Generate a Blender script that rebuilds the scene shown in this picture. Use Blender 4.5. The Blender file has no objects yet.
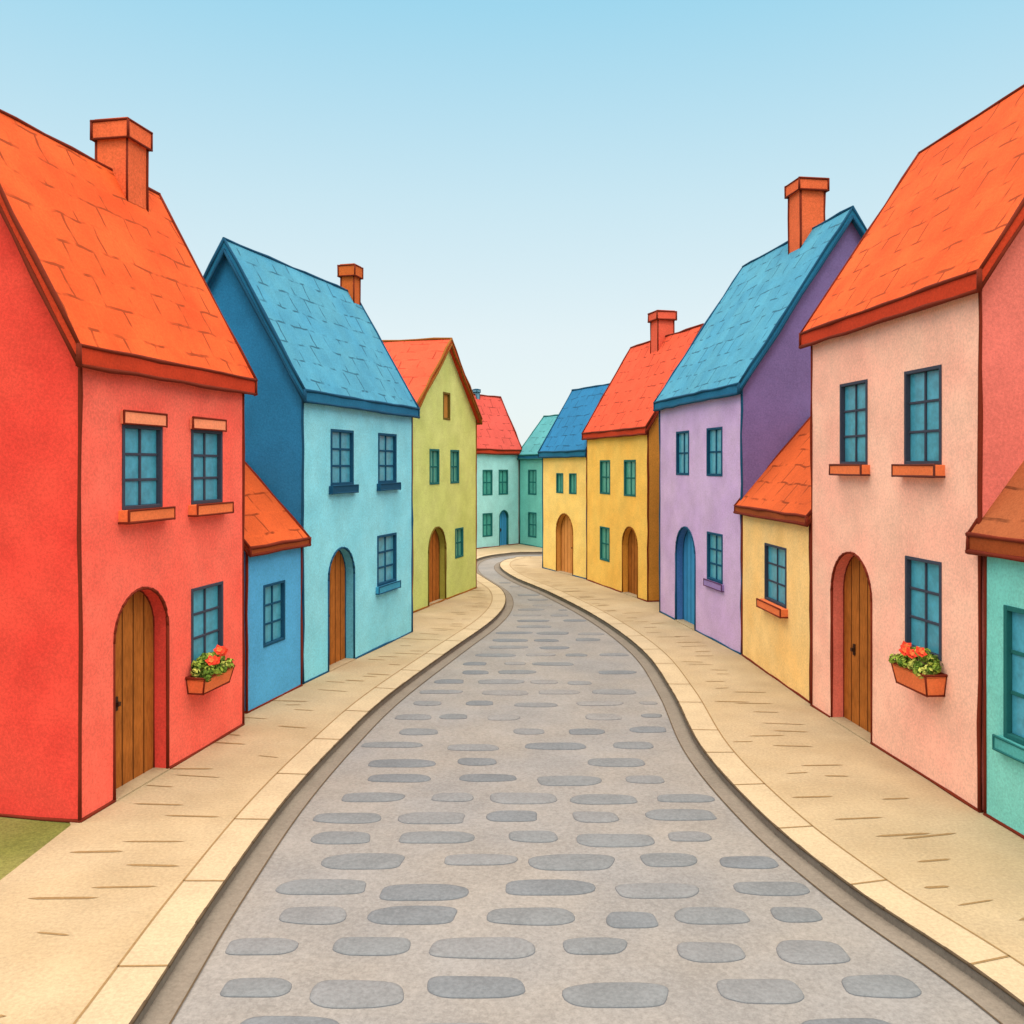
import bpy, bmesh, math, random
from mathutils import Vector
from mathutils.geometry import tessellate_polygon
random.seed(7)
S=bpy.context.scene
COL=S.collection

# ---------------------------------------------------------------- materials
def lin(c,g):
    out=[]
    for v in c:
        v=v/255.0
        l=v/12.92 if v<=0.04045 else ((v+0.055)/1.055)**2.4
        out.append(min(0.9,l*g))
    return out
MATS={}
def mat(name,rgb,rough=0.88,amp=0.17,fine=30,coarse=1.6,roof=False,wood=False,bump=0.3,spec=0.12,rgb2=None,g=0.97):
    if name in MATS: return MATS[name]
    if roof: g=0.76
    m=bpy.data.materials.new(name); m.use_nodes=True
    nt=m.node_tree; N=nt.nodes; Lk=nt.links
    b=N['Principled BSDF']; b.inputs['Roughness'].default_value=rough
    b.inputs['Specular IOR Level'].default_value=spec
    tc=N.new('ShaderNodeTexCoord')
    mp=N.new('ShaderNodeMapping'); Lk.new(tc.outputs['Object'],mp.inputs['Vector'])
    if wood: mp.inputs['Scale'].default_value=(1,1,0.12)
    n1=N.new('ShaderNodeTexNoise'); n1.inputs['Scale'].default_value=fine; n1.inputs['Detail'].default_value=3
    n1.inputs['Roughness'].default_value=0.75
    n2=N.new('ShaderNodeTexNoise'); n2.inputs['Scale'].default_value=coarse; n2.inputs['Detail'].default_value=5
    n2.inputs['Roughness'].default_value=0.6
    Lk.new(mp.outputs[0],n1.inputs['Vector']); Lk.new(tc.outputs['Object'],n2.inputs['Vector'])
    ad=N.new('ShaderNodeMath'); ad.operation='MULTIPLY_ADD'
    ad.inputs[1].default_value=1.7
    Lk.new(n1.outputs['Fac'],ad.inputs[0]); Lk.new(n2.outputs['Fac'],ad.inputs[2])
    mr=N.new('ShaderNodeMapRange'); mr.inputs['From Min'].default_value=1.03; mr.inputs['From Max'].default_value=1.67
    mr.inputs['To Min'].default_value=1-amp; mr.inputs['To Max'].default_value=1+amp*0.8
    Lk.new(ad.outputs[0],mr.inputs['Value'])
    vm=N.new('ShaderNodeVectorMath'); vm.operation='SCALE'
    c=lin(rgb,g)
    if rgb2 is not None:
        c2=lin(rgb2,g)
        mx=N.new('ShaderNodeMix'); mx.data_type='RGBA'
        mx.inputs['A'].default_value=(*c,1); mx.inputs['B'].default_value=(*c2,1)
        n3=N.new('ShaderNodeTexNoise'); n3.inputs['Scale'].default_value=coarse*0.7; n3.inputs['Detail'].default_value=4
        Lk.new(tc.outputs['Object'],n3.inputs['Vector'])
        r3=N.new('ShaderNodeMapRange'); r3.inputs['From Min'].default_value=0.35; r3.inputs['From Max'].default_value=0.65
        Lk.new(n3.outputs['Fac'],r3.inputs['Value']); Lk.new(r3.outputs[0],mx.inputs['Factor'])
        src=mx.outputs['Result']
    else:
        rg=N.new('ShaderNodeRGB'); rg.outputs[0].default_value=(*c,1); src=rg.outputs[0]
    Lk.new(src,vm.inputs[0]); Lk.new(mr.outputs[0],vm.inputs['Scale'])
    final=vm.outputs[0]
    if roof:
        uv=N.new('ShaderNodeTexCoord')
        nw=N.new('ShaderNodeTexNoise'); nw.inputs['Scale'].default_value=1.5
        Lk.new(uv.outputs['UV'],nw.inputs['Vector'])
        wv=N.new('ShaderNodeVectorMath'); wv.operation='SCALE'; wv.inputs['Scale'].default_value=0.2
        Lk.new(nw.outputs['Color'],wv.inputs[0])
        av=N.new('ShaderNodeVectorMath'); av.operation='ADD'
        Lk.new(uv.outputs['UV'],av.inputs[0]); Lk.new(wv.outputs[0],av.inputs[1])
        br=N.new('ShaderNodeTexBrick'); br.inputs['Scale'].default_value=1.0
        br.inputs['Brick Width'].default_value=0.62; br.inputs['Row Height'].default_value=0.44
        br.inputs['Mortar Size'].default_value=0.026; br.inputs['Mortar Smooth'].default_value=0.4
        br.inputs['Color1'].default_value=(1,1,1,1); br.inputs['Color2'].default_value=(0.9,0.9,0.9,1)
        br.inputs['Mortar'].default_value=(1,1,1,1)
        Lk.new(av.outputs[0],br.inputs['Vector'])
        nm=N.new('ShaderNodeTexNoise'); nm.inputs['Scale'].default_value=2.3; nm.inputs['Detail'].default_value=2
        Lk.new(uv.outputs['UV'],nm.inputs['Vector'])
        r4=N.new('ShaderNodeMapRange'); r4.inputs['From Min'].default_value=0.45; r4.inputs['From Max'].default_value=0.57
        Lk.new(nm.outputs['Fac'],r4.inputs['Value'])
        mu=N.new('ShaderNodeMath'); mu.operation='MULTIPLY'
        Lk.new(br.outputs['Fac'],mu.inputs[0]); Lk.new(r4.outputs[0],mu.inputs[1])
        mv=N.new('ShaderNodeVectorMath'); mv.operation='MULTIPLY'
        Lk.new(final,mv.inputs[0]); Lk.new(br.outputs['Color'],mv.inputs[1])
        dk=N.new('ShaderNodeMix'); dk.data_type='RGBA'
        Lk.new(mu.outputs[0],dk.inputs['Factor']); Lk.new(mv.outputs[0],dk.inputs['A'])
        d=[v*0.42 for v in c]; dk.inputs['B'].default_value=(*d,1)
        final=dk.outputs['Result']
    Lk.new(final,b.inputs['Base Color'])
    if bump:
        bp=N.new('ShaderNodeBump'); bp.inputs['Strength'].default_value=bump; bp.inputs['Distance'].default_value=0.012
        Lk.new(n1.outputs['Fac'],bp.inputs['Height']); Lk.new(bp.outputs[0],b.inputs['Normal'])
    MATS[name]=m
    return m

# ---------------------------------------------------------------- mesh builder
class Frame:
    def __init__(s,A,u,n): s.A=A; s.u=Vector((u[0],u[1],0)).normalized(); s.n=Vector((n[0],n[1],0)).normalized()
    def p(s,a,o,z): return s.u*a+s.n*o+Vector((0,0,z))
class MB:
    def __init__(s,fr=None): s.v=[];s.f=[];s.m=[];s.mats=[];s.fr=fr;s.uv={};s.smooth=[]
    def mi(s,m):
        if m not in s.mats: s.mats.append(m)
        return s.mats.index(m)
    def P(s,a,o,z): return s.fr.p(a,o,z) if s.fr else Vector((a,o,z))
    def face(s,pts,m,uv=None,smooth=False):
        b=len(s.v); s.v+= [Vector(p) for p in pts]; s.f.append(list(range(b,b+len(pts)))); s.m.append(s.mi(m)); s.smooth.append(smooth)
        if uv: s.uv[len(s.f)-1]=uv
    def box(s,a0,a1,o0,o1,z0,z1,m):
        c=[s.P(a,o,z) for a in (a0,a1) for o in (o0,o1) for z in (z0,z1)]
        for q in ((0,1,3,2),(4,6,7,5),(0,4,5,1),(2,3,7,6),(0,2,6,4),(1,5,7,3)): s.face([c[i] for i in q],m)
    def prism(s,poly,o0,o1,m,mside=None):
        mside=mside or m
        A=[s.P(a,o0,z) for a,z in poly]; B=[s.P(a,o1,z) for a,z in poly]
        s.face(A[::-1],m); s.face(B,m); n=len(poly)
        for i in range(n): s.face([A[i],A[(i+1)%n],B[(i+1)%n],B[i]],mside)
    def tube(s,p0,p1,r,m,jit=0.4,raw=False):
        if not raw: p0=s.P(*p0); p1=s.P(*p1)
        d=p1-p0; L=d.length
        if L<1e-6: return
        d.normalize(); x=d.cross(Vector((0.3,0.5,0.81))).normalized(); y=d.cross(x)
        n=max(1,int(L/0.5)); rings=[]
        for i in range(n+1):
            t=i/n; c=p0+d*(L*t)
            if 0<i<n: c=c+x*random.uniform(-1,1)*r*jit+y*random.uniform(-1,1)*r*jit
            rr=r*random.uniform(0.75,1.25)
            if i==0: c=c-d*r*0.6
            if i==n: c=c+d*r*0.6
            rings.append([c+(x*math.cos(k*math.pi/3)+y*math.sin(k*math.pi/3))*rr for k in range(6)])
        for i in range(n):
            for k in range(6):
                s.face([rings[i][k],rings[i][(k+1)%6],rings[i+1][(k+1)%6],rings[i+1][k]],m,smooth=True)
        s.face(rings[0],m); s.face(rings[-1][::-1],m)
    def build(s,name,parent=None,loc=None,bevel=0,merge=True):
        me=bpy.data.meshes.new(name)
        me.from_pydata([tuple(v) for v in s.v],[],s.f)
        for m in s.mats: me.materials.append(m)
        for i,p in enumerate(me.polygons): p.material_index=s.m[i]; p.use_smooth=s.smooth[i]
        if s.uv:
            ul=me.uv_layers.new(name='UVMap')
            for i,p in enumerate(me.polygons):
                if i in s.uv:
                    for k,li in enumerate(p.loop_indices): ul.data[li].uv=s.uv[i][k]
        bm=bmesh.new(); bm.from_mesh(me)
        if merge: bmesh.ops.remove_doubles(bm,verts=bm.verts,dist=0.0004)
        bmesh.ops.recalc_face_normals(bm,faces=bm.faces)
        bm.to_mesh(me); bm.free()
        ob=bpy.data.objects.new(name,me); COL.objects.link(ob)
        if parent: ob.parent=parent
        if loc: ob.location=loc
        if bevel:
            bv=ob.modifiers.new('bevel','BEVEL'); bv.width=bevel; bv.segments=2; bv.limit_method='ANGLE'; bv.angle_limit=math.radians(40)
        return ob

def empty(name,loc):
    e=bpy.data.objects.new(name,None); COL.objects.link(e); e.location=loc; e.empty_display_size=0.3; return e

# ---------------------------------------------------------------- elements
GLASS=mat('window_glass',(70,160,188),rough=0.3,amp=0.2,fine=8,coarse=2,bump=0,spec=0.4)
GLASS_G=mat('window_glass_green',(72,158,148),rough=0.3,amp=0.2,fine=8,coarse=2,bump=0,spec=0.4)
WOOD=mat('door_wood',(176,108,46),amp=0.3,fine=45,coarse=3,wood=True,g=0.85)
WOOD_D=mat('door_groove',(98,56,24),amp=0.1)
WOOD_B=mat('door_blue_paint',(60,146,204),amp=0.15,wood=True)
IRON=mat('door_iron',(60,40,28),rough=0.5)
BRICK=mat('chimney_brick',(226,108,66),amp=0.22,fine=30)
SILL_O=mat('sill_terracotta',(232,124,74),amp=0.14)
LINTEL=mat('lintel_plaster',(252,154,114),amp=0.12)

def window(H,a0,a1,z0,z1,frame,ink,glass=GLASS,sill=None,lintel=None,rows=3,fw=0.045,outw=0.015,muntin=True,name='window',sp=0.14):
    fr=H['facade']; b=MB(fr); w=fw; dp=0.05
    H['holes'].append([(a0-w,z0-w),(a1+w,z0-w),(a1+w,z1+w),(a0-w,z1+w)])
    b.box(a0,a1,-dp-0.03,-dp+0.0,z0,z1,glass)
    b.box(a0-w,a0,-dp-0.03,0.016,z0-w,z1+w,frame); b.box(a1,a1+w,-dp-0.03,0.016,z0-w,z1+w,frame)
    b.box(a0,a1,-dp-0.03,0.013,z1,z1+w,frame); b.box(a0,a1,-dp-0.03,0.013,z0-w,z0,frame)
    if muntin:
        am=(a0+a1)/2; h=w*0.38
        b.box(am-h,am+h,-dp-0.01,-dp+0.022,z0,z1,frame)
        for i in range(1,rows):
            z=z0+(z1-z0)*i/rows
            b.box(a0,a1,-dp-0.01,-dp+0.018,z-h,z+h,frame)
    if sill:
        b.box(a0-w-0.07,a1+w+0.07,-0.02,sp,z0-w-0.15,z0-w-0.003,sill)
        r=outw
        for z in (z0-w-0.15,z0-w-0.003):
            b.tube((a0-w-0.07,sp,z),(a1+w+0.07,sp,z),r,ink)
        for a in (a0-w-0.07,a1+w+0.07):
            b.tube((a,sp,z0-w-0.15),(a,sp,z0-w-0.003),r,ink)
            b.tube((a,0.0,z0-w-0.15),(a,sp,z0-w-0.15),r,ink)
    if lintel:
        b.box(a0-w-0.03,a1+w+0.03,-0.02,0.05,z1+w+0.003,z1+w+0.16,lintel)
        b.tube((a0-w-0.03,0.05,z1+w+0.16),(a1+w+0.03,0.05,z1+w+0.16),outw,ink)
        b.tube((a0-w-0.03,0.05,z1+w+0.005),(a1+w+0.03,0.05,z1+w+0.005),outw,ink)
        for a in (a0-w-0.03,a1+w+0.03): b.tube((a,0.05,z1+w),(a,0.05,z1+w+0.16),outw,ink)
    b.build(name,H['e'],bevel=0.006)

def arch(a0,a1,h,n=16,zb=0.004):
    r=(a1-a0)/2; c=(a0+a1)/2
    pts=[(a0,zb)]
    for i in range(n+1):
        t=math.pi-math.pi*i/n
        pts.append((c+r*math.cos(t),h-r+r*math.sin(t)))
    pts.append((a1,zb)); return pts

def door(H,a0,a1,h,surround,ink,wood=WOOD,depth=0.2,r=0.019,knob='near'):
    fr=H['facade']; b=MB(fr)
    poly=arch(a0,a1,h); H['holes'].append(poly); H['doors'].append((a0,a1))
    b.prism(poly,-depth-0.06,-depth,wood)
    n=5
    for i in range(1,n):
        a=a0+(a1-a0)*i/n; rr=(a1-a0)/2; c=(a0+a1)/2
        zt=h-rr+math.sqrt(max(0,rr*rr-(a-c)**2))
        b.box(a-0.009,a+0.009,-depth-0.01,-depth+0.005,0.01,zt-0.02,WOOD_D if wood is WOOD else ink)
    ak=a0+(a1-a0)*(0.28 if knob=='near' else 0.72)
    b.box(ak-0.03,ak+0.03,-depth-0.01,-depth+0.02,h*0.40,h*0.40+0.17,IRON)
    b.box(ak-0.025,ak+0.025,-depth+0.02,-depth+0.06,h*0.40+0.06,h*0.40+0.11,IRON)
    m=len(poly)
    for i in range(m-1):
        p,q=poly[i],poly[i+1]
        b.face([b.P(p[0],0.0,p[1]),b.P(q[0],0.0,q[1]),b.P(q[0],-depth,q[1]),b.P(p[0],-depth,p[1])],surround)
        b.tube((p[0],0.002,p[1]),(q[0],0.002,q[1]),r,ink,jit=0)
        b.tube((p[0],-depth,p[1]),(q[0],-depth,q[1]),r*0.8,ink,jit=0)
    b.box(a0,a1,-depth,0.03,-0.1,0.02,MATS['pavement_stone'])
    b.build('door',H['e'])

def chimney(H,a,o,w,z0,z1,ink,r,m=BRICK,ce=0.06):
    b=MB(H['fr']); h=w/2; cap=min(0.3,(z1-z0)*0.28)
    b.box(a-h,a+h,o-h,o+h,z0,z1-cap,m)
    e=h+ce
    b.box(a-e,a+e,o-e,o+e,z1-cap,z1-0.05,m)
    b.box(a-e+0.03,a+e-0.03,o-e+0.03,o+e-0.03,z1-0.05,z1,m)
    b.box(a-h*0.5,a+h*0.5,o-h*0.5,o+h*0.5,z1-0.02,z1+0.01,ink)
    for sa in (-1,1):
        for so in (-1,1):
            b.tube((a+sa*h,o+so*h,z0),(a+sa*h,o+so*h,z1-cap),r,ink)
            b.tube((a+sa*e,o+so*e,z1-cap),(a+sa*e,o+so*e,z1-0.05),r,ink)
    for z,k in ((z1-cap,e),(z1-0.04,e)):
        for sgn in (-1,1):
            b.tube((a-k,o+sgn*k,z),(a+k,o+sgn*k,z),r,ink)
            b.tube((a+sgn*k,o-k,z),(a+sgn*k,o+k,z),r,ink)
    b.build('chimney',H['e'])

def house(name,A,B,side,ze,zr,t,front,gable,roof,trim,ink,ov=0.12,os=0.14,th=0.2,r=0.023,frame=None,L=None,gablefront=False):
    if frame is None:
        u=Vector((B[0]-A[0],B[1]-A[1],0)); L=u.length; u.normalize()
        n=(u.y,-u.x) if side>0 else (-u.y,u.x)
        fr=Frame(A,u,n)
    else: fr=frame
    e=empty(name,(A[0],A[1],0))
    m=(zr-th-ze)/(t+ov)
    zw=ze+m*ov+0.02; za=zr-th+0.02
    H=dict(e=e,fr=fr,L=L,t=t,zw=zw,za=za,front=front,gable=gable,holes=[],doors=[],ink=ink,r=r,gf=gablefront,facade=fr)
    tr=MB(fr)
    for a,o in ((0,0),(L,0),(0,-2*t),(L,-2*t)): tr.tube((a,o,0),(a,o,zw-0.02),r,ink)
    tr.tube((0,0,0.008),(0,-2*t,0.008),r*0.9,ink)
    tr.build('edge_trim',e)
    rf=MB(fr)
    a0,a1=-os,L+os
    sl=math.hypot(t+ov,zr-th-ze)
    uo=random.uniform(0,20)
    for sg in (1,-1):
        oe=ov if sg>0 else -2*t-ov
        T=[rf.P(a0,oe,ze+th),rf.P(a1,oe,ze+th),rf.P(a1,-t,zr),rf.P(a0,-t,zr)]
        Bm=[rf.P(a0,oe,ze),rf.P(a1,oe,ze),rf.P(a1,-t,zr-th),rf.P(a0,-t,zr-th)]
        rf.face(T,roof,uv=[(uo,0.1),(uo+a1-a0,0.1),(uo+a1-a0,0.1+sl),(uo,0.1+sl)])
        rf.face(Bm[::-1],trim)
        rf.face([T[0],T[1],Bm[1],Bm[0]],trim)
        rf.face([T[0],T[3],Bm[3],Bm[0]],trim); rf.face([T[1],T[2],Bm[2],Bm[1]],trim)
        rr=r*1.2
        for p,q in ((T[0],T[1]),(Bm[0],Bm[1]),(T[0],T[3]),(Bm[0],Bm[3]),(T[1],T[2]),(Bm[1],Bm[2]),(T[0],Bm[0]),(T[1],Bm[1])):
            rf.tube(p,q,rr,ink,raw=True)
    rf.tube((a0,-t,zr+0.005),(a1,-t,zr+0.005),r*1.25,ink)
    rf.build('roof',e)
    return H

def finish(H):
    fr=H['fr']; t=H['t']; L=H['L']; zw=H['zw']; za=H['za']; gf=H['gf']
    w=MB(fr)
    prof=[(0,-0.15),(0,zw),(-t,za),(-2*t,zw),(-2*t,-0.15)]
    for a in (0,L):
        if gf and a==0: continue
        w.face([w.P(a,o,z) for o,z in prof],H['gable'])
    if gf: w.face([w.P(0,0,-0.15),w.P(L,0,-0.15),w.P(L,0,zw),w.P(0,0,zw)],H['front'])
    w.face([w.P(0,-2*t,-0.15),w.P(L,-2*t,-0.15),w.P(L,-2*t,zw),w.P(0,-2*t,zw)],H['front'])
    ff=H['facade']; f=MB(ff); W=2*t if gf else L
    outer=[(0,-0.15),(W,-0.15),(W,zw)]+([(t,za)] if gf else [])+[(0,zw)]
    loops=[[Vector((a,z,0)) for a,z in outer]]+[[Vector((a,z,0)) for a,z in h][::-1] for h in H['holes']]
    flat=[p for l in loops for p in l]
    for tri in tessellate_polygon(loops):
        f.face([f.P(flat[i].x,0,flat[i].y) for i in tri],H['gable'] if gf else H['front'])
    x=0
    for d0,d1 in sorted(H['doors']):
        f.tube((x,0.004,0.008),(d0,0.004,0.008),H['r']*0.9,H['ink']); x=d1
    f.tube((x,0.004,0.008),(W,0.004,0.008),H['r']*0.9,H['ink'])
    f.build('facade',H['e']); w.build('walls',H['e'])

# ---------------------------------------------------------------- palettes
GG=0.49
PAVE=mat('pavement_stone',(232,214,176),amp=0.17,fine=28,coarse=1.2,rgb2=(224,204,164),g=GG)
INK=mat('ink_brown',(112,42,26),amp=0.1); INKB=mat('ink_blue',(24,78,110),amp=0.1)
INKG=mat('ink_olive',(106,90,36),amp=0.1); INKP=mat('ink_plum',(90,60,100),amp=0.1)
INKY=mat('ink_ochre',(136,86,32),amp=0.1); INKT=mat('ink_teal',(34,104,104),amp=0.1)
FR_B=mat('frame_navy',(62,70,86),amp=0.1); FR_D=mat('frame_brown',(96,50,44),amp=0.1)
ROOF_O=mat('roof_orange',(246,108,52),roof=True,rgb2=(242,94,44)); TRIM_O=mat('roof_trim_orange',(194,64,36))
ROOF_R=mat('roof_red',(242,98,68),roof=True)
ROOF_B=mat('roof_blue',(76,162,200),roof=True,rgb2=(88,172,204)); TRIM_B=mat('roof_trim_blue',(34,112,152))
ROOF_T=mat('roof_teal',(92,182,192),roof=True); ROOF_N=mat('roof_deep_blue',(48,136,194),roof=True)
ROOF_A=mat('roof_rust',(226,104,52),roof=True); TRIM_A=mat('roof_trim_rust',(154,76,38))
ROOF_K=mat('roof_brown',(184,106,66),roof=True)

# ---------------------------------------------------------------- left row
H=house('red_house',(-4.84,10.08),(-4.14,13.85),1,5.1,8.3,1.53,mat('red_plaster',(250,116,98),rgb2=(247,104,88)),mat('red_gable_shaded',(234,80,66),rgb2=(224,68,58)),ROOF_O,TRIM_O,INK,th=0.22,os=0.18)  # gable red is the front colour darkened: shade painted into the base colour
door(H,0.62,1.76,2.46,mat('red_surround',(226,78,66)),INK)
for a in (0.82,2.38): window(H,a,a+0.76,3.5,4.45,FR_B,INK,sill=SILL_O,lintel=LINTEL)
window(H,2.38,3.16,1.25,2.25,FR_B,INK)
chimney(H,3.05,-1.53,0.5,7.7,9.05,INK,0.02,ce=0.045)
finish(H)

H=house('blue_cottage',(-4.27,14.5),(-3.82,16.3),1,2.55,4.15,1.3,mat('cottage_blue_plaster',(82,172,226)),mat('cottage_blue_gable_shaded',(60,140,200)),ROOF_A,TRIM_A,INK,os=0.1,th=0.12)  # cottage gable gets a darker blue to carry painted-in shade
window(H,0.56,1.2,1.0,1.95,INKB,INKB,rows=3)
finish(H)

LB=mat('light_blue_plaster',(138,222,242),rgb2=(126,215,238))
H=house('blue_house',(-3.82,16.44),(-2.40,21.56),1,5.15,8.2,1.55,LB,mat('blue_gable_shaded',(40,126,178),g=0.9),ROOF_B,TRIM_B,INKB,r=0.026)  # gable colour has shade painted in, besides its deeper blue hue
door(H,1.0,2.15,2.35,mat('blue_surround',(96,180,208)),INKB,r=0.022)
for a in (1.15,3.4): window(H,a,a+0.9,3.65,4.65,INKB,INKB,sill=INKB,fw=0.055,sp=0.08)
window(H,3.35,4.3,1.4,2.4,INKB,INKB,sill=mat('sill_blue',(60,150,186)),fw=0.055,sp=0.08)
chimney(H,5.2,-1.55,0.34,7.8,8.85,INK,0.02,m=mat('chimney_rust',(200,102,48)),ce=0.05)
finish(H)

A=Vector((-2.70,24.3,0)); B=Vector((-1.17,29.3,0)); u=(B-A).normalized(); Lg=(B-A).length; n=Vector((u.y,-u.x,0))
GR=mat('green_plaster',(202,220,138),rgb2=(192,212,126))
ff=Frame((A.x,A.y),-n,-u)
H=house('green_house',(A.x,A.y),None,1,5.35,7.75,Lg/2,GR,GR,ROOF_R,TRIM_O,INKY,frame=ff,L=4.2,r=0.03,th=0.16,gablefront=True)
H['facade']=Frame((A.x,A.y),u,n)
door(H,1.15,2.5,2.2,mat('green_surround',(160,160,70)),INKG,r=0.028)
for a in (1.3,2.95): window(H,a,a+0.62,3.5,4.4,INKT,INKG,glass=GLASS_G,rows=2,fw=0.06)
window(H,3.35,3.95,1.2,2.0,INKT,INKG,glass=GLASS_G,rows=2,fw=0.06)
window(H,2.35,2.8,5.4,6.1,INKG,INKG,glass=mat('attic_shutter',(180,130,60)),rows=1,fw=0.06,muntin=False)
finish(H)

H=house('teal_house',(-1.71,42.9),(0.35,45.6),1,4.55,7.5,1.3,mat('pale_teal_plaster',(164,224,228)),mat('pale_teal_gable_shaded',(110,180,190)),mat('roof_crimson',(230,98,88),roof=True),TRIM_O,INK,r=0.035)  # gable teal painted darker to stand for shade
for a in (0.55,1.8): window(H,a,a+0.62,2.6,3.7,INKT,INKT,glass=GLASS_G,rows=2,fw=0.07)
window(H,0.55,1.17,0.6,1.6,INKT,INKT,glass=GLASS_G,rows=2,fw=0.07)
door(H,1.8,2.5,1.75,INKT,INKT,wood=WOOD_B,depth=0.1,r=0.03)
chimney(H,1.6,-1.3,0.22,7.2,7.8,INKB,0.02,m=mat('chimney_blue',(110,160,185)),ce=0.03)
finish(H)
H=house('teal_house',(2.3,42.0),(0.40,45.55),-1,4.3,6.5,1.5,mat('sea_green_plaster',(114,198,190)),mat('sea_green_gable_shaded',(80,160,160)),ROOF_T,TRIM_B,INKT,r=0.035)  # darker sea-green gable: shade put into the colour
window(H,2.4,3.1,2.6,3.7,INKT,INKT,glass=GLASS_G,rows=2,fw=0.07)
window(H,2.4,3.1,0.5,1.6,INKT,INKT,glass=GLASS_G,rows=2,fw=0.07)
finish(H)

# ---------------------------------------------------------------- right row
Y1=mat('yellow_plaster',(255,216,132),rgb2=(254,208,120)); Y1G=mat('yellow_gable_shaded',(214,146,60))  # Y1G: darker yellow, painted-in shade for the yellow houses' gable ends
H=house('yellow_house',(2.62,31.5),(1.2,34.95),-1,4.3,6.95,1.35,Y1,Y1G,ROOF_N,TRIM_B,INKB,r=0.03)
for a in (0.85,1.95): window(H,a,a+0.5,3.0,3.65,INKT,INKY,glass=GLASS_G,rows=1,fw=0.05)
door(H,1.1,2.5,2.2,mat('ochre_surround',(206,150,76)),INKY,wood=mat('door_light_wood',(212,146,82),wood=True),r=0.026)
finish(H)
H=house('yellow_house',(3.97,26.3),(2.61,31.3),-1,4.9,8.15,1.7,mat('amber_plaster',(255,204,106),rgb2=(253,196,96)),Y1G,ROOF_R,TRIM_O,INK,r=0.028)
for a in (0.95,3.05): window(H,a,a+0.8,3.1,4.1,INKT,INKY,glass=GLASS_G,rows=2,fw=0.06)
window(H,3.1,3.85,0.9,1.9,INKT,INKY,glass=GLASS_G,rows=2,fw=0.06)
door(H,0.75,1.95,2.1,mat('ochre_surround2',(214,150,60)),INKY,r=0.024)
chimney(H,2.7,-1.7,0.56,7.6,9.0,INK,0.025,m=mat('chimney_red',(224,98,74)))
finish(H)

H=house('purple_house',(4.84,18.98),(4.03,24.49),-1,5.5,9.5,2.43,mat('lilac_plaster',(206,182,226),rgb2=(198,172,222)),mat('purple_gable_shaded',(118,106,162),g=0.9),ROOF_B,TRIM_B,INKB,r=0.026)  # purple gable is the lilac darkened with painted shade
for a in (1.12,3.3): window(H,a,a+0.85,3.8,4.8,INKB,INKP,rows=2,fw=0.055)
window(H,1.1,1.95,1.4,2.4,INKB,INKP,fw=0.055,sill=mat('sill_lilac',(150,130,190)),sp=0.06)
door(H,2.8,4.25,2.45,mat('blue_surround2',(70,120,180)),INKB,wood=WOOD_B,r=0.024)
chimney(H,1.95,-2.43,0.6,8.9,10.7,INK,0.024)
finish(H)

H=house('yellow_cottage',(5.01,15.1),(4.84,18.9),-1,3.0,5.05,1.55,mat('cottage_yellow',(255,214,146),rgb2=(255,206,132)),mat('cottage_yellow_gable_shaded',(220,160,90)),ROOF_A,TRIM_A,INK,th=0.14)  # gable tone holds painted shade, darker than the cottage front
window(H,1.2,2.3,1.45,2.45,FR_B,INK,sill=SILL_O)
finish(H)

H=house('pink_house',(5.39,10.37),(4.98,14.94),-1,5.98,9.3,1.97,mat('pink_plaster',(255,200,178),rgb2=(255,188,168)),mat('pink_gable_shaded',(222,120,108)),ROOF_O,TRIM_O,INK,th=0.22,os=0.18)  # pink gable darkened in its base colour to imitate shade
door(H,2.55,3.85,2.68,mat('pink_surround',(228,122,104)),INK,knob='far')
for a in (0.82,2.72): window(H,a,a+0.78,4.05,5.2,FR_B,FR_D,sill=SILL_O)
window(H,0.82,1.58,1.62,2.75,FR_B,FR_D)
finish(H)

H=house('teal_cottage',(5.76,7.3),(5.41,10.28),-1,3.0,5.2,1.4,mat('turquoise_plaster',(128,214,206),rgb2=(116,206,200)),mat('turquoise_gable_shaded',(90,170,165)),ROOF_K,TRIM_A,INK)  # turquoise gable carries shade in its base colour
window(H,1.7,2.62,1.05,2.4,INKT,INKT,fw=0.055,sill=mat('sill_teal',(80,170,170)),sp=0.08)
finish(H)

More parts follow.
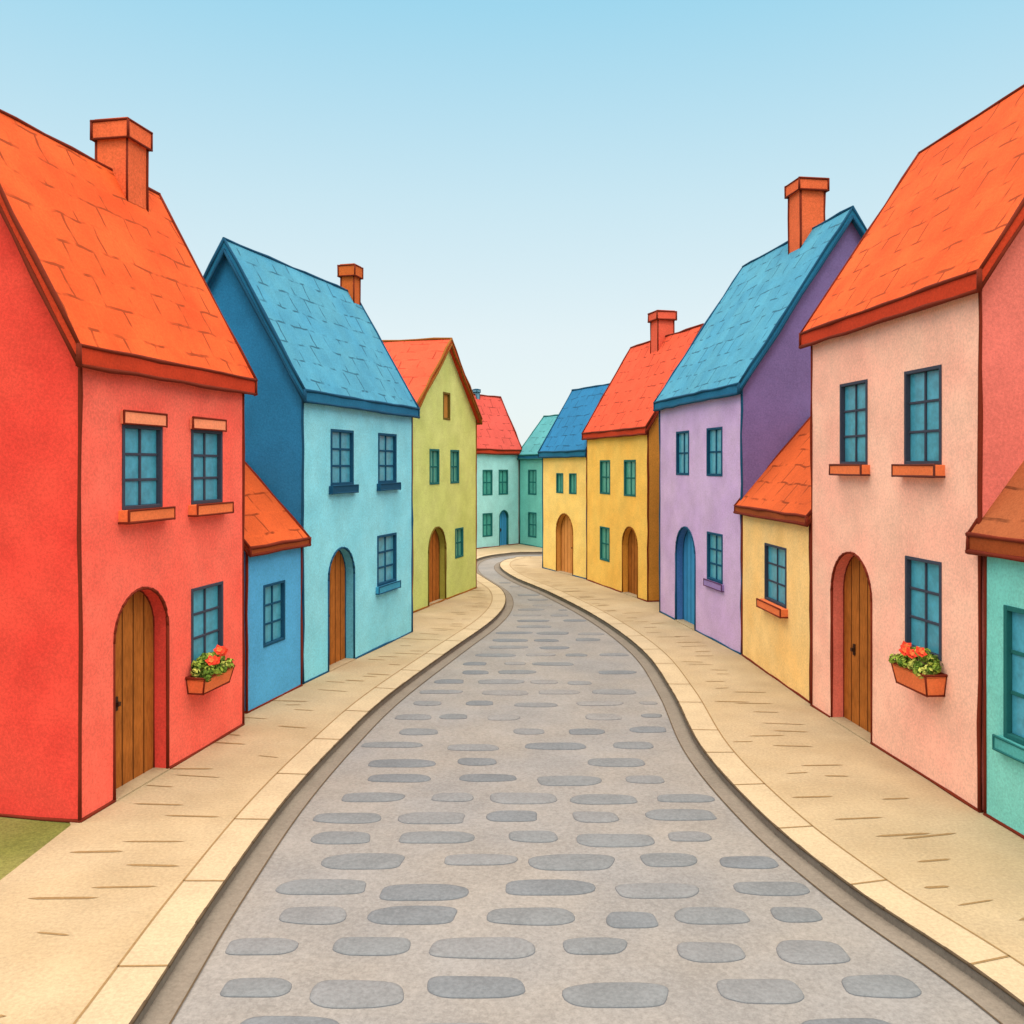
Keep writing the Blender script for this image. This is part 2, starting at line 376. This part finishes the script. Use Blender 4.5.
# ---------------------------------------------------------------- flower boxes
LEAF1=mat('leaf_green',(146,172,68),amp=0.25); LEAF2=mat('leaf_dark',(92,124,46),amp=0.2); LEAF3=mat('leaf_light',(186,194,96),amp=0.2)
PET=mat('petal_red',(232,74,52),amp=0.15); PET2=mat('petal_orange',(244,126,72),amp=0.1)
def flowerbox(A,u,n,a0,a1,z0,z1,nf):
    fr=Frame(A,u,n); e=empty('flower_box',(A[0],A[1],0))
    b=MB(fr)
    d=0.28; i=0.05
    bot=[b.P(a0+i,0.005,z0),b.P(a1-i,0.005,z0),b.P(a1-i,d-0.05,z0),b.P(a0+i,d-0.05,z0)]
    top=[b.P(a0,0.005,z1),b.P(a1,0.005,z1),b.P(a1,d,z1),b.P(a0,d,z1)]
    b.face(bot[::-1],SILL_O)
    for k in range(4): b.face([bot[k],bot[(k+1)%4],top[(k+1)%4],top[k]],SILL_O)
    b.face([p-Vector((0,0,0.03)) for p in top],LEAF2)
    for k in range(4):
        b.tube(top[k],top[(k+1)%4],0.016,INK,raw=True); b.tube(bot[k],bot[(k+1)%4],0.012,INK,raw=True); b.tube(bot[k],top[k],0.012,INK,raw=True)
    b.build('planter',e)
    g=MB(fr)
    NC=34
    for c_ in range(NC):
        f_=(c_%17)/16.0; row=c_//17
        ca=a0+(a1-a0)*(0.07+0.86*f_)+random.uniform(-.02,.02); co=random.uniform(0.06,0.14) if row else random.uniform(0.18,d+0.02)
        hh=(0.05 if not row else 0.17)*(0.5+0.6*math.sin(max(0,min(1,f_))*math.pi))+random.uniform(-.02,.03)
        cc=g.P(ca,co,z1+hh); R_=random.uniform(0.055,0.08); lm=random.choice((LEAF1,LEAF3,LEAF1,LEAF2))
        for _ in range(42):
            N=Vector((random.gauss(0,1),random.gauss(0,1),random.gauss(0.2,1))).normalized()
            rr=R_*random.uniform(0.55,1.05); c=cc+N*rr; s=random.uniform(0.022,0.038)
            d1=N.cross(Vector((random.gauss(0,1),random.gauss(0,1),random.gauss(0,1)))).normalized(); d2=N.cross(d1)
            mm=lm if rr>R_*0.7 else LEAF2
            g.face([c-d1*s,c+d2*s*0.6+N*0.008,c+d1*s,c-d2*s*0.6+N*0.008],mm)
    g.build('leaves',e,merge=False)
    q=MB(fr)
    for k in range(nf):
        a=a0+(a1-a0)*(0.28+0.5*k/(nf-1))+random.uniform(-.03,.03); c=q.P(a,random.uniform(0.16,d),z1+random.uniform(0.16,0.28))
        N=Vector((random.uniform(-.3,.3),-0.6,0.5)).normalized(); x=N.cross(Vector((0,0,1))).normalized(); y=N.cross(x)
        q.tube(c-Vector((0,0,0.2)),c,0.006,LEAF2,raw=True)
        for layer,(rad,mm) in enumerate(((0.085,PET),(0.045,PET2))):
            for j in range(5):
                t=j*math.tau/5+layer*0.5; d1=x*math.cos(t)+y*math.sin(t); d2=x*math.cos(t+1.57)+y*math.sin(t+1.57)
                cc=c+N*(0.01+0.015*layer)
                q.face([cc,cc+d1*rad*0.6+d2*rad*0.42+N*0.012,cc+d1*rad+N*0.03,cc+d1*rad*0.6-d2*rad*0.42+N*0.012],mm)
    q.build('flowers',e,merge=False)
uu=Vector((0.70,3.77,0)).normalized()
flowerbox((-4.84,10.08),uu,(uu.y,-uu.x),2.2,3.02,0.88,1.1,4)
uu=Vector((-0.41,4.57,0)).normalized()
flowerbox((5.39,10.37),uu,(-uu.y,uu.x),0.66,1.48,1.16,1.42,4)

# ---------------------------------------------------------------- street
def crom(P,n=8):
    P=[Vector((p[0],p[1])) for p in P]; out=[]
    for i in range(len(P)-1):
        p0=P[max(i-1,0)];p1=P[i];p2=P[i+1];p3=P[min(i+2,len(P)-1)]
        for k in range(n):
            t=k/n
            out.append(0.5*((2*p1)+(p2-p0)*t+(2*p0-5*p1+4*p2-p3)*t*t+(3*p1-p0-3*p2+p3)*t**3))
    out.append(P[-1]); return out
LC=crom([(-2.7,-15),(-2.7,0),(-2.72,4),(-2.73,6.44),(-2.76,8.37),(-2.71,10.75),(-2.50,13.1),(-2.15,15.65),(-1.34,19.46),(-.52,23.2),(-.2,26.1),(-.32,28.8),(-.85,31.3),(-1.4,33.9),(-1.6,36.5),(-1.35,38.8),(-.4,40.6),(1.3,41.4),(9,41.6)])
RC=crom([(4.6,-15),(4.5,0),(4.15,4),(3.8,6.67),(3.22,8.57),(2.86,10.4),(2.69,12.86),(2.84,16),(2.82,19.5),(2.25,23.7),(1.2,28.3),(.15,31.9),(-.42,35.0),(-.42,37.2),(0.05,38.6),(1.23,39.4),(9,39.6)])
LO=[(-4.95,-15),(-4.93,8.67),(-4.9,10.0),(-5.1,10.3),(-4.5,14),(-4.2,16.5),(-2.9,22),(-3.0,24.5),(-1.7,29.5),(-2.6,36),(-2.6,42),(-1.9,43.4),(.3,46.3),(2.2,43.2),(9,43.2)]
RO=[(6.3,-15),(6.1,4),(5.9,9),(5.5,15),(5.2,20),(4.4,26),(3.2,31),(2.0,34.4),(2.2,36.2),(9,37.6)]
def slab(name,poly,z0,z1,m,parent=None):
    b=MB(); pv=[Vector((p[0],p[1],0)) for p in poly]
    tris=tessellate_polygon([pv])
    for tr_ in tris: b.face([Vector((pv[i].x,pv[i].y,z1)) for i in tr_],m)
    n=len(pv)
    if z0<z1:
        for i in range(n):
            p,q=pv[i],pv[(i+1)%n]
            b.face([Vector((p.x,p.y,z0)),Vector((q.x,q.y,z0)),Vector((q.x,q.y,z1)),Vector((p.x,p.y,z1))],m)
    ob=b.build(name,parent)
    for p in ob.data.polygons:
        if abs(p.normal.z)>0.9 and p.normal.z<0: p.flip()
    return ob
def offs(P,d):
    out=[]
    for i,p in enumerate(P):
        a=P[max(i-1,0)]; b=P[min(i+1,len(P)-1)]; t=(b-a).normalized(); out.append(p+Vector((-t.y,t.x))*d)
    return out
def strip(b,P,Q,z,m,zq=None):
    zq=z if zq is None else zq
    for i in range(len(P)-1):
        b.face([Vector((P[i].x,P[i].y,z)),Vector((P[i+1].x,P[i+1].y,z)),Vector((Q[i+1].x,Q[i+1].y,zq)),Vector((Q[i].x,Q[i].y,zq))],m)
KERB=mat('kerb_stone',(240,223,186),amp=0.15,fine=28,coarse=1.5,g=GG)
JOINT=mat('pavement_joint',(188,158,110),amp=0.15,g=GG); JD=mat('kerb_edge',(122,106,84),amp=0.1,g=GG)
ROADM=mat('road_stone',(184,184,180),amp=0.2,fine=26,coarse=0.9,rgb2=(174,178,180),g=GG)
GUT=mat('gutter_stone',(166,160,148),amp=0.16,fine=26,g=GG)
GRASS=mat('grass',(166,166,96),amp=0.3,fine=30,coarse=1.2,rgb2=(148,156,80),g=GG)
slab('ground',[(-600,-200),(600,-200),(600,900),(-600,900)],-0.15,-0.15,GRASS)
slab('lawn',[(p[0]+0.15,p[1]) for p in LO[:-4]]+[(-2.6,60),(-70,60),(-70,-15)],-0.16,-0.012,GRASS)
slab('lawn',[(p[0]-0.15,p[1]) for p in RO[:-2]]+[(2.1,36.0),(9,37.3),(70,37.3),(70,-15)],-0.16,-0.012,GRASS)
slab('road',list(LC)+list(RC)[::-1],-0.1,-0.1,ROADM)
for nm,C,O,sg in (('pavement',LC,LO,1),('pavement',RC,RO,-1)):
    ob=slab(nm,list(C)+[Vector(p) for p in O][::-1],-0.14,0.0,PAVE)
    b=MB()
    strip(b,C,offs(C,sg*0.4),0.004,KERB)
    C0=offs(C,-sg*0.003)
    for i in range(len(C)-1):
        b.face([Vector((C0[i].x,C0[i].y,-0.1)),Vector((C0[i+1].x,C0[i+1].y,-0.1)),Vector((C0[i+1].x,C0[i+1].y,0.004)),Vector((C0[i].x,C0[i].y,0.004))],GUT)
    C1=offs(C,-sg*0.004)
    for i in range(len(C)-1):
        b.tube(Vector((C1[i].x,C1[i].y,0.0)),Vector((C1[i+1].x,C1[i+1].y,0.0)),0.014,JD,jit=0,raw=True)
    strip(b,offs(C,sg*0.39),offs(C,sg*0.41),0.008,JOINT)
    acc=0;nxt=0.7
    for i in range(len(C)-1):
        seg=(C[i+1]-C[i]).length; acc+=seg
        if acc>nxt:
            nxt=acc+random.uniform(1.1,1.5)
            t=(C[i+1]-C[i]).normalized(); nn=Vector((-t.y,t.x))*sg; p=C[i]
            w=t*0.012
            b.face([Vector((*(p-w),0.008)),Vector((*(p+w),0.008)),Vector((*(p+w+nn*0.4),0.008)),Vector((*(p-w+nn*0.4),0.008))],JOINT)
    b2=MB()
    acc=0
    for i in range(0,len(C)-1):
        if C[i].y<3 or C[i].y>36: continue
        seg=(C[i+1]-C[i]).length; acc+=seg
        while acc>0.42:
            acc-=0.42
            t=(C[i+1]-C[i]).normalized(); nn=Vector((-t.y,t.x))*sg
            dmax=1.6 if C[i].y<15 else (1.1 if C[i].y<24 else 0.6)
            p=C[i]+t*random.uniform(0,seg)+nn*random.uniform(0.42,dmax)
            ln=random.uniform(0.25,0.7); w=t*random.uniform(0.012,0.024)
            sk=t*random.uniform(-0.06,0.06)
            q=p+nn*ln+sk; m1=p+(q-p)*0.15; m2=p+(q-p)*0.85
            b2.face([Vector((*p,0.004)),Vector((*(m1+w),0.004)),Vector((*(m2+w),0.004)),Vector((*q,0.004)),Vector((*(m2-w),0.004)),Vector((*(m1-w),0.004))],JOINT)
    b.build('kerb',ob); b2.build('joints',ob)
    g=MB(); strip(g,C,offs(C,-sg*0.22),-0.092,GUT)
    strip(g,offs(C,-sg*0.22),offs(C,-sg*0.235),-0.088,JD)
    g.build('gutter',ob)

def xat(C,y):
    for i in range(len(C)-1):
        if C[i].y<=y<=C[i+1].y:
            t=(y-C[i].y)/max(1e-6,C[i+1].y-C[i].y); return C[i].x+(C[i+1].x-C[i].x)*t
    return None
CB=[mat('cobble_a',(146,157,166),amp=0.18,fine=26,coarse=2,g=GG),mat('cobble_b',(153,163,170),amp=0.18,fine=26,coarse=2,g=GG),mat('cobble_c',(160,168,174),amp=0.18,fine=26,coarse=2,g=GG),mat('cobble_d',(170,175,178),amp=0.18,fine=26,coarse=2,g=GG)]
CE=mat('cobble_rim',(138,146,154),amp=0.15,g=GG)
cb=MB()
random.seed(21)
y=2.05
while y<36:
    xl=xat(LC,y); xr=xat(RC,y)
    if xl is None or xr is None: break
    xl+=0.30; xr-=0.32
    x=xl+random.uniform(0.0,0.5)
    while x<xr-0.25:
        w=random.uniform(0.45,0.92)
        if x+w>xr: w=xr-x
        d=min(random.uniform(0.27,0.38),w*0.6)
        if w>0.25 and random.random()<(0.97 if y<14 else 0.84):
            cx=x+w/2; cy=y+random.uniform(-0.07,0.07); hw=w/2; hd=d/2; z=-0.1
            m=random.choice(CB[:3] if y<14 else CB)
            pts=[]; ph=random.uniform(0,6); ex=random.uniform(0.48,0.68)
            for k in range(28):
                t=2*math.pi*k/28; c_,s_=math.cos(t),math.sin(t)
                px=math.copysign(abs(c_)**ex,c_)*hw; py=math.copysign(abs(s_)**0.66,s_)*hd
                j=1+0.035*math.sin(2*t+ph)+0.03*math.sin(3*t+2*ph)+0.02*math.sin(5*t+ph); pts.append((px*j,py*j))
            sk=random.uniform(-0.08,0.08)
            def R(sc,zz): return [Vector((cx+px*sc+py*sk,cy+py*sc,zz)) for px,py in pts]
            r0=R(1.0,z); r1=R(0.985,z+0.006); r2=R(0.88,z+0.013)
            for k in range(28):
                k2=(k+1)%28
                cb.face([r0[k],r0[k2],r1[k2],r1[k]],CE); cb.face([r1[k],r1[k2],r2[k2],r2[k]],m,smooth=True)
            cb.face(r2,m,smooth=True)
        x+=w+random.uniform(0.12,0.42)
    y+=random.uniform(0.49,0.57)+(0.005*y if y<11 else 0.016*y)
cb.build('cobblestones')

# ---------------------------------------------------------------- sky & sun
W=bpy.data.worlds.new('World'); S.world=W; W.use_nodes=True
nt=W.node_tree; bg=nt.nodes['Background']; N=nt.nodes; Lk=nt.links
sky=N.new('ShaderNodeTexSky'); sky.sky_type='NISHITA'; sky.sun_disc=False
SE,AZ=60,176
sky.sun_elevation=math.radians(SE); sky.sun_rotation=math.radians(AZ)
tc=N.new('ShaderNodeTexCoord'); sx=N.new('ShaderNodeSeparateXYZ'); Lk.new(tc.outputs['Generated'],sx.inputs[0])
rp=N.new('ShaderNodeValToRGB'); Lk.new(sx.outputs['Z'],rp.inputs[0])
cr=rp.color_ramp
stops=[(0.0,(.86,.93,.92)),(0.14,(.80,.91,.93)),(0.28,(.62,.84,.92)),(0.46,(.36,.72,.90)),(0.58,(3.1,2.5,2.1)),(1.0,(4.3,3.6,3.0))]  # upper stops: added bright warm fill for the walls, outside the view
cr.elements[0].position=0; cr.elements[1].position=1
for p,c in stops[1:-1]: cr.elements.new(p)
for el,(p,c) in zip(sorted(cr.elements,key=lambda e:e.position),stops): el.color=(*c,1)
sc=N.new('ShaderNodeVectorMath'); sc.operation='SCALE'; sc.inputs['Scale'].default_value=1/0.15
Lk.new(rp.outputs[0],sc.inputs[0])
mx=N.new('ShaderNodeMix'); mx.data_type='RGBA'; mx.inputs['Factor'].default_value=0.9
Lk.new(sky.outputs[0],mx.inputs['A']); Lk.new(sc.outputs[0],mx.inputs['B'])
Lk.new(mx.outputs['Result'],bg.inputs['Color']); bg.inputs['Strength'].default_value=0.15
sd=bpy.data.lights.new('sun','SUN'); sd.energy=1.0; sd.angle=math.radians(12); sd.color=(1,0.93,0.82)
so=bpy.data.objects.new('sun',sd); COL.objects.link(so)
az=math.radians(AZ); el=math.radians(SE)
dirv=Vector((math.sin(az)*math.cos(el),math.cos(az)*math.cos(el),math.sin(el)))
so.rotation_euler=dirv.to_track_quat('Z','Y').to_euler(); so.location=(0,0,30)

cd=bpy.data.cameras.new('camera'); cam=bpy.data.objects.new('camera',cd); COL.objects.link(cam)
cd.sensor_width=36; cd.lens=36*900/1024; cd.shift_y=-47/1024; cd.clip_end=3000
cam.location=(0,0,4.0); cam.rotation_euler=(math.radians(90),0,0)
S.camera=cam
S.view_settings.view_transform='Standard'; S.view_settings.look='None'; S.view_settings.exposure=0
